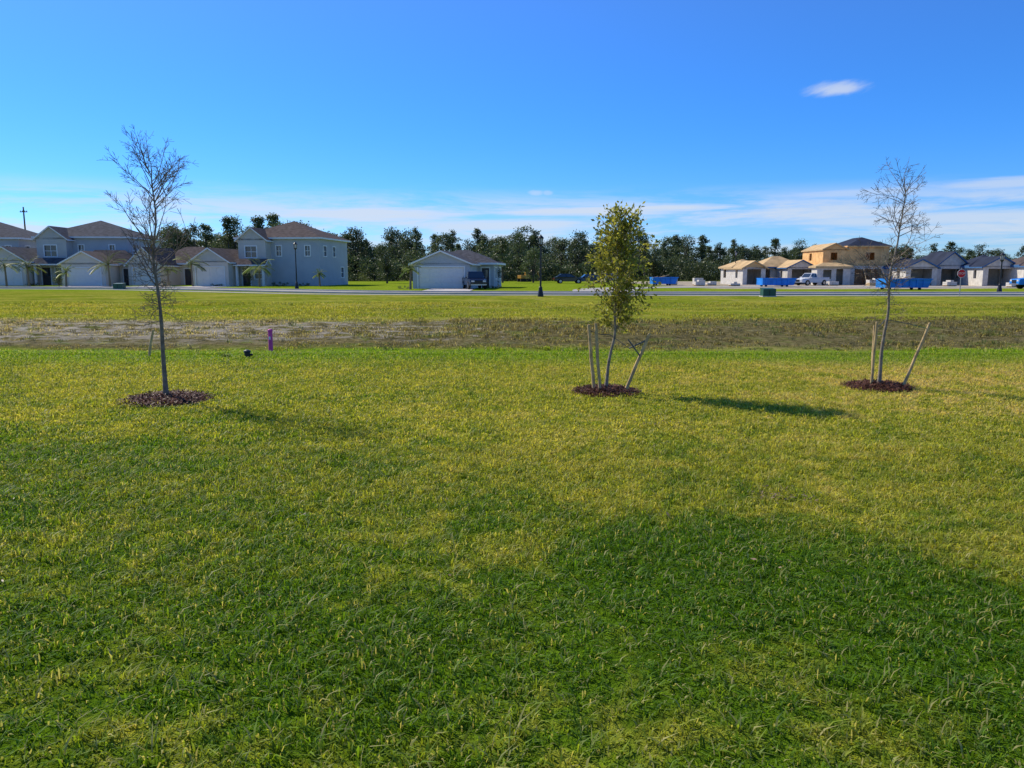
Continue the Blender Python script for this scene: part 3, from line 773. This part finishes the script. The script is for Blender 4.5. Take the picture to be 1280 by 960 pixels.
def lamp(loc,h):
    e=empty('street_lamp',loc); b=MB()
    b.tube([(0,0,0),(0,0,.12),(0,0,.5),(0,0,.62),(0,0,.7)],[.2,.2,.13,.12,.07],M_black,12)
    b.tube([(0,0,.7),(0,0,h-.75)],[.065,.05],M_black,10)
    b.tube([(0,0,h-.8),(0,0,h-.72),(0,0,h-.66)],[.05,.13,.15],M_black,10); b.obj('post',e)
    g=MB(); g.tube([(0,0,h-.66),(0,0,h-.5),(0,0,h-.28)],[.10,.14,.16],M_lens,8); g.obj('lantern_glass',e)
    c=MB(); c.tube([(0,0,h-.28),(0,0,h-.22),(0,0,h-.1),(0,0,h-.06),(0,0,h)],[.21,.20,.09,.04,.015],M_black,10)
    for k in range(6):
        a=k*math.pi/3+.4; c.tube([(.11*math.cos(a),.11*math.sin(a),h-.66),(.17*math.cos(a),.17*math.sin(a),h-.28)],.022,M_black,4)
    c.obj('lantern_cap',e)
lamp((1.93,52.3,0),4.15); lamp((-21.8,78.5,0),4.7); lamp((31.6,110,0),4.7); lamp((40.6,64.5,0),3.3)

# stop sign
e=empty('stop_sign',(31.0,53.6,0)); b=MB(); b.tube([(0,0,0),(0,0,1.95)],.03,M_galv,8); b.obj('post',e)
b=MB(); rr=.30
for (r_,o0,o1,m) in ((rr,-.05,-.035,M_swhite),(rr*.93,-.056,-.0505,M_sred)):
    vs=[(r_*math.cos(math.pi/8+k*math.pi/4),o,1.55+r_*math.sin(math.pi/8+k*math.pi/4)) for o in (o0,o1) for k in range(8)]
    b.add(vs,[tuple(range(8)),tuple(range(15,7,-1))]+[(k,k+8,(k+1)%8+8,(k+1)%8) for k in range(8)],m)
b.obj('panel',e)
tx=bpy.data.curves.new('stop_text','FONT'); tx.body='STOP'; tx.size=.2; tx.align_x='CENTER'; tx.align_y='CENTER'; tx.extrude=.002
to=bpy.data.objects.new('lettering',tx); COL.objects.link(to); to.parent=e; to.location=(0,-.06,1.55); to.rotation_euler=(math.pi/2,0,0); tx.materials.append(M_swhite)

def cabinet(loc,s=1.):
    b=MB(); b.box(-.5*s,.5*s,-.4*s,.4*s,0,.06,M_conc); b.box(-.45*s,.45*s,-.36*s,.36*s,.062,.55*s,M_green)
    b.add([(-.47*s,-.38*s,.552*s),(.47*s,-.38*s,.552*s),(.47*s,.38*s,.62*s),(-.47*s,.38*s,.62*s),(-.47*s,.38*s,.552*s),(.47*s,.38*s,.552*s)],[(0,1,2,3),(0,3,4),(1,5,2),(2,5,4,3),(0,4,5,1)],M_green)
    b.box(-.02,.02,-.375*s,-.362*s,.1,.5*s,M_black); b.obj('utility_transformer_box',None,loc,bevel=.01)
cabinet((17.3,52.3,0),.95); cabinet((-38.3,75.6,0),1.0)
# utility pole
b=MB(); b.tube([(0,0,0),(0,0,14.2)],[.2,.12],M_pole,8); b.box(-.7,.7,-.08,.08,13.2,13.36,M_pole)
for x in (-.6,-.2,.2,.6): b.tube([(x,0,13.36),(x,0,13.55)],.05,M_galv,6)
b.obj('utility_pole',None,(-94.5,152,0))
# pallets of block & building material on the lots
random.seed(4)
for (x,y) in ((23.2,96),(25.4,99),(27.1,94.5),(33.5,97),(40.5,98),(56,86.5),(21.5,104),(52.5,93),(46,99),(24.2,101)):
    b=MB()
    for k in range(3): b.box(-.55,.55,-.5+k*.42,-.4+k*.42,0,.1,M_lumber)
    b.box(-.6,.6,-.55,.55,.102,.13,M_lumber)
    nz=random.randint(2,5)
    for zz in range(nz):
        for xx in range(3):
            if zz==nz-1 and R()<.4: continue
            b.box(-.58+xx*.395,-.2+xx*.395,-.5,.5,.135+zz*.2,.325+zz*.2,M_block)
    b.obj('block_pallet',None,(x,y,0))
b=MB()
for k in range(14):
    b.box(-2.4,2.4,-.5+ (k%5)*.22,-.3+(k%5)*.22,.1+(k//5)*.12,.2+(k//5)*.12,M_lumber)
b.obj('lumber_stack',None,(44.4,91.5,0))

# ------------------------------------------------------------------ palms & garden
def palm(loc,h,fr=.9,seed=1):
    random.seed(seed); e=empty('palm_tree',loc); b=MB(); lx=U(-.1,.1)
    b.tube([(0,0,0),(lx*.3,0,h*.3),(lx,0,h*.62)],[.13,.10,.09],M_bark,8); b.obj('trunk',e)
    f=MB(); top=Vector((lx,0,h*.62))
    for i in range(15):
        a=i*2.4; el=U(.15,1.35); Lf=fr*h*.5*U(.85,1.2); p=top.copy(); d=Vector((math.cos(a)*math.cos(el),math.sin(a)*math.cos(el),math.sin(el)))
        rnd=(R(),R(),R()); pts=[p.copy()]
        for k in range(12):
            d=(d+Vector((0,0,-.11))).normalized(); p=p+d*Lf/12; pts.append(p.copy())
            sd=d.cross(Vector((0,0,1))).normalized()
            for s in (-1,1):
                for q in (0,.5):
                    f.leaf(p-d*(Lf/12*q),(sd*s+d*.6+Vector((0,0,-.3))),Vector((0,0,1)),.34*Lf*(1-.5*abs(k-5)/7),.06,M_palm,rnd)
        f.tube(pts,.018,M_palm,3,cap=False)
    f.obj('fronds',e)
palm((-55.3,88.8,0),3.6,1,1); palm((-50.6,88,0),2.6,.9,2); palm((-46.4,89.5,0),4.0,1,3); palm((-37.6,91.3,0),4.2,.9,4)
palm((-29.3,90,0),3.6,1,5); palm((-9.9,75.5,0),3.,.8,6); palm((-60.3,92.5,0),4.1,.9,7); palm((-22.8,92,0),2.2,.8,8); palm((-41.2,93,0),3.,.9,9); palm((-67,95,0),3.8,.9,10)

def foliage_proto(name,kind,seed):
    random.seed(seed); b=MB(); h=1.0
    def clump(c,rx,rz,n,s):
        base=(R(),R(),R())
        for i in range(n):
            v=Vector((random.gauss(0,.45),random.gauss(0,.45),random.gauss(0,.45)))
            if v.length>1.2: v.normalize()
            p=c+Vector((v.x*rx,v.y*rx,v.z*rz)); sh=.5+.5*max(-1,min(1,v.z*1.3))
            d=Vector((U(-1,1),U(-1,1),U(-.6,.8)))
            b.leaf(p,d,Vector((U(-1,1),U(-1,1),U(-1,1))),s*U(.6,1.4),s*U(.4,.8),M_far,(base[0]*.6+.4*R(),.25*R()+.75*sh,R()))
    if kind=='pine':
        lx=U(-.06,.06); top=Vector((lx,0,.97)); b.tube([(0,0,0),(lx*.6,0,.55),top],[.018,.013,.004],M_fbark,5)
        for i in range(34):
            z=U(.30,.98)**.9; t=max(0,(z-.30)/.68); a=U(0,6.28); r=U(.03,.21)*(1.15-.85*t); c=Vector((lx*z+r*math.cos(a),r*math.sin(a),z))
            b.tube([(lx*z,0,z-.03),c],[.006,.003],M_fbark,3); clump(c,U(.06,.11)*(1.2-.5*t),U(.035,.07),60,.032)
    elif kind=='oak':
        b.tube([(0,0,0),(0,0,.3),(.03,0,.6)],[.03,.022,.01],M_fbark,6)
        for i in range(38):
            a=U(0,6.28); z=U(.15,.93); r=U(.05,.38)*math.sin(math.pi*min(1,(z-.02)/1.0)); c=Vector((r*math.cos(a),r*math.sin(a),z))
            b.tube([(0,0,.2),c*.9+Vector((0,0,.02))],[.010,.003],M_fbark,3,cap=False); clump(c,U(.09,.16),U(.06,.11),75,.036)
    else:
        for i in range(34):
            c=Vector((U(-1.2,1.2),U(-.5,.5),U(.05,.62))); clump(c,U(.14,.25),U(.12,.25),75,.06)
    return b.obj(name,data_only=True)
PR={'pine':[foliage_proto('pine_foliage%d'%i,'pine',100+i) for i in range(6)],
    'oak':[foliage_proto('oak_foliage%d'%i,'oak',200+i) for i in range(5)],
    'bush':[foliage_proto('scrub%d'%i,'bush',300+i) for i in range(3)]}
TL=empty('distant_tree_line')
def inst(kind,x,y,h,sx=1.,parent=TL,name=None):
    me=random.choice(PR[kind]); ob=bpy.data.objects.new(name or me.name,me); COL.objects.link(ob)
    ob.location=(x,y,-.1); ob.scale=(h*sx,h*sx,h); ob.rotation_euler=(0,0,U(0,6.28) if kind!='bush' else U(-.3,.3)+(math.pi if R()<.5 else 0)); ob.parent=parent; return ob
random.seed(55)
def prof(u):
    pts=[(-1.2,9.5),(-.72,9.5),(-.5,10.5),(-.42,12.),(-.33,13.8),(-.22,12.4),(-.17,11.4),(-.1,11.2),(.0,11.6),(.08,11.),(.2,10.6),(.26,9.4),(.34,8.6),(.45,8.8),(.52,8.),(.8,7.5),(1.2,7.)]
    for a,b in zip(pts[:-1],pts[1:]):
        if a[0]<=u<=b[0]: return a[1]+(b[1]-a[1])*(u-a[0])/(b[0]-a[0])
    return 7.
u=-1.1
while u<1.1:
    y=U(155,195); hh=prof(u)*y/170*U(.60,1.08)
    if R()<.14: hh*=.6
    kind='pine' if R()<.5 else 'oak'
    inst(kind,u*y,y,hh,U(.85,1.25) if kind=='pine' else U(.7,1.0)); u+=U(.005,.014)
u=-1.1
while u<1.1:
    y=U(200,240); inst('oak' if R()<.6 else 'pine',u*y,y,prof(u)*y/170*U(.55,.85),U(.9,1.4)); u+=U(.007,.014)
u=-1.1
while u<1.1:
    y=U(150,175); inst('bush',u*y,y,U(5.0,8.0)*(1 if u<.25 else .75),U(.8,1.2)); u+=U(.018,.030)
inst('oak',-31.5,92.5,2.6,.8,None,'yard_tree'); inst('oak',-1.9,86.,3.6,.7,None,'yard_tree'); inst('oak',-52.6,90,2.2,.8,None,'yard_tree'); inst('pine',13.5,120,5.5,1.2,None,'pine_tree')
inst('pine',-1.5,125,7.5,1.2,None,'pine_tree'); inst('oak',3.5,128,5.8,1.,None,'oak_tree'); inst('pine',19.5,130,6.4,1.3,None,'pine_tree'); inst('oak',-19,118,6.5,.9,None,'oak_tree')
for (x,y,s) in ((-35.5,93.2,.35),(-28.5,95.4,.5),(-26,96.3,.4),(-1.9,79.5,.4),(-10.7,77.6,.35),(-60,97,.4),(-66,99,.4),(-43,96,.35)):
    inst('bush',x,y,s*1.6,1.,None,'garden_shrubs')

# ------------------------------------------------------------------ world & light
EL=math.radians(40); S=Vector((-.80*math.cos(EL),.60*math.cos(EL),math.sin(EL)))
w=bpy.data.worlds.new('World'); scene.world=w; w.use_nodes=True; nt=w.node_tree; nt.nodes.clear()
out=N(nt,'ShaderNodeOutputWorld'); bg=N(nt,'ShaderNodeBackground'); bg.inputs[1].default_value=.135
sky=N(nt,'ShaderNodeTexSky'); sky.sky_type='NISHITA'; sky.sun_disc=False; sky.sun_elevation=EL; sky.sun_rotation=math.atan2(S.x,S.y)
sky.air_density=1.0; sky.dust_density=.15; sky.ozone_density=3.0
tc=N(nt,'ShaderNodeTexCoord'); sp=N(nt,'ShaderNodeSeparateXYZ'); nv=N(nt,'ShaderNodeVectorMath',operation='NORMALIZE'); L(nt,tc.outputs['Generated'],nv.inputs[0]); L(nt,nv.outputs[0],sp.inputs[0])
az=math_(nt,'ARCTAN2',sp.outputs[0],sp.outputs[1]); el=math_(nt,'ARCSINE',sp.outputs[2])
tint=mixc(nt,1.,sky.outputs[0],(.53,.78,1.29),'MULTIPLY')
hs=N(nt,'ShaderNodeHueSaturation'); L(nt,mapr(nt,el,.08,.36,1.16,1.05,False),hs.inputs['Saturation']); L(nt,tint,hs.inputs['Color'])
cv=N(nt,'ShaderNodeCombineXYZ'); L(nt,az,cv.inputs[0]); L(nt,math_(nt,'MULTIPLY',el,9.),cv.inputs[1])
n1=noi(nt,cv.outputs[0],3.6,8,.66,.35)
def gb(caz,cel,ra,re,p=1.):
    a=math_(nt,'DIVIDE',math_(nt,'SUBTRACT',az,caz),ra); b=math_(nt,'DIVIDE',math_(nt,'SUBTRACT',el,cel),re)
    return math_(nt,'EXPONENT',math_(nt,'MULTIPLY',math_(nt,'ADD',math_(nt,'MULTIPLY',a,a),math_(nt,'MULTIPLY',b,b)),-1.))
band=math_(nt,'MULTIPLY',mapr(nt,el,.0,.030),mapr(nt,el,.112,.070))
cl=math_(nt,'MULTIPLY',mapr(nt,n1,.40,.60),band)
cv2=N(nt,'ShaderNodeCombineXYZ'); L(nt,az,cv2.inputs[0]); L(nt,math_(nt,'MULTIPLY',math_(nt,'SUBTRACT',el,math_(nt,'MULTIPLY',az,.25)),3.),cv2.inputs[1])
n2=noi(nt,cv2.outputs[0],22.,6,.65,.2)
cv3=N(nt,'ShaderNodeCombineXYZ'); L(nt,az,cv3.inputs[0]); L(nt,math_(nt,'MULTIPLY',el,14.),cv3.inputs[1])
n3=noi(nt,cv3.outputs[0],9.,7,.65,.3)
for args,k,nn in (((.385,.2065,.034,.0085),.9,n2),((.10,.077,.16,.0075),1.1,n3),((.20,.080,.09,.006),1.1,n3),((-.19,.072,.17,.011),1.1,n3),((-.02,.060,.2,.009),1.0,n3),((.03,.10,.012,.004),.6,n2),((.045,.10,.008,.0035),.5,n2),((.42,.092,.13,.006),.7,n3),((.57,.094,.12,.008),.8,n3),((.5,.06,.2,.010),.9,n3)):
    gbm=gb(*args); m=math_(nt,'MULTIPLY',mapr(nt,math_(nt,'ADD',math_(nt,'MULTIPLY',gbm,.8),math_(nt,'MULTIPLY_ADD',nn,.9,-.45)),.15,.75),mapr(nt,gbm,.02,.3,0.,k))
    cl=math_(nt,'MAXIMUM',cl,m)
cl=math_(nt,'MULTIPLY',cl,.78,clamp=True)
cm=mixc(nt,cl,hs.outputs[0],(5.0,5.5,6.3))
L(nt,cm,bg.inputs[0]); L(nt,bg.outputs[0],out.inputs[0])
sl=bpy.data.lights.new('sun','SUN'); sl.energy=5.; sl.angle=math.radians(.53); sl.color=(1.,.94,.80)
so=bpy.data.objects.new('sun',sl); COL.objects.link(so); so.rotation_euler=S.to_track_quat('Z','Y').to_euler(); so.location=(-30,30,40)

cam=bpy.data.cameras.new('camera'); co=bpy.data.objects.new('camera',cam); COL.objects.link(co); scene.camera=co
cam.sensor_width=36; cam.lens=27.03; cam.clip_end=8000; cam.clip_start=.05
co.location=(0,0,1.6); co.rotation_euler=(math.radians(90-8.23),0,0)
scene.view_settings.view_transform='Standard'; scene.view_settings.look='None'; scene.view_settings.exposure=0
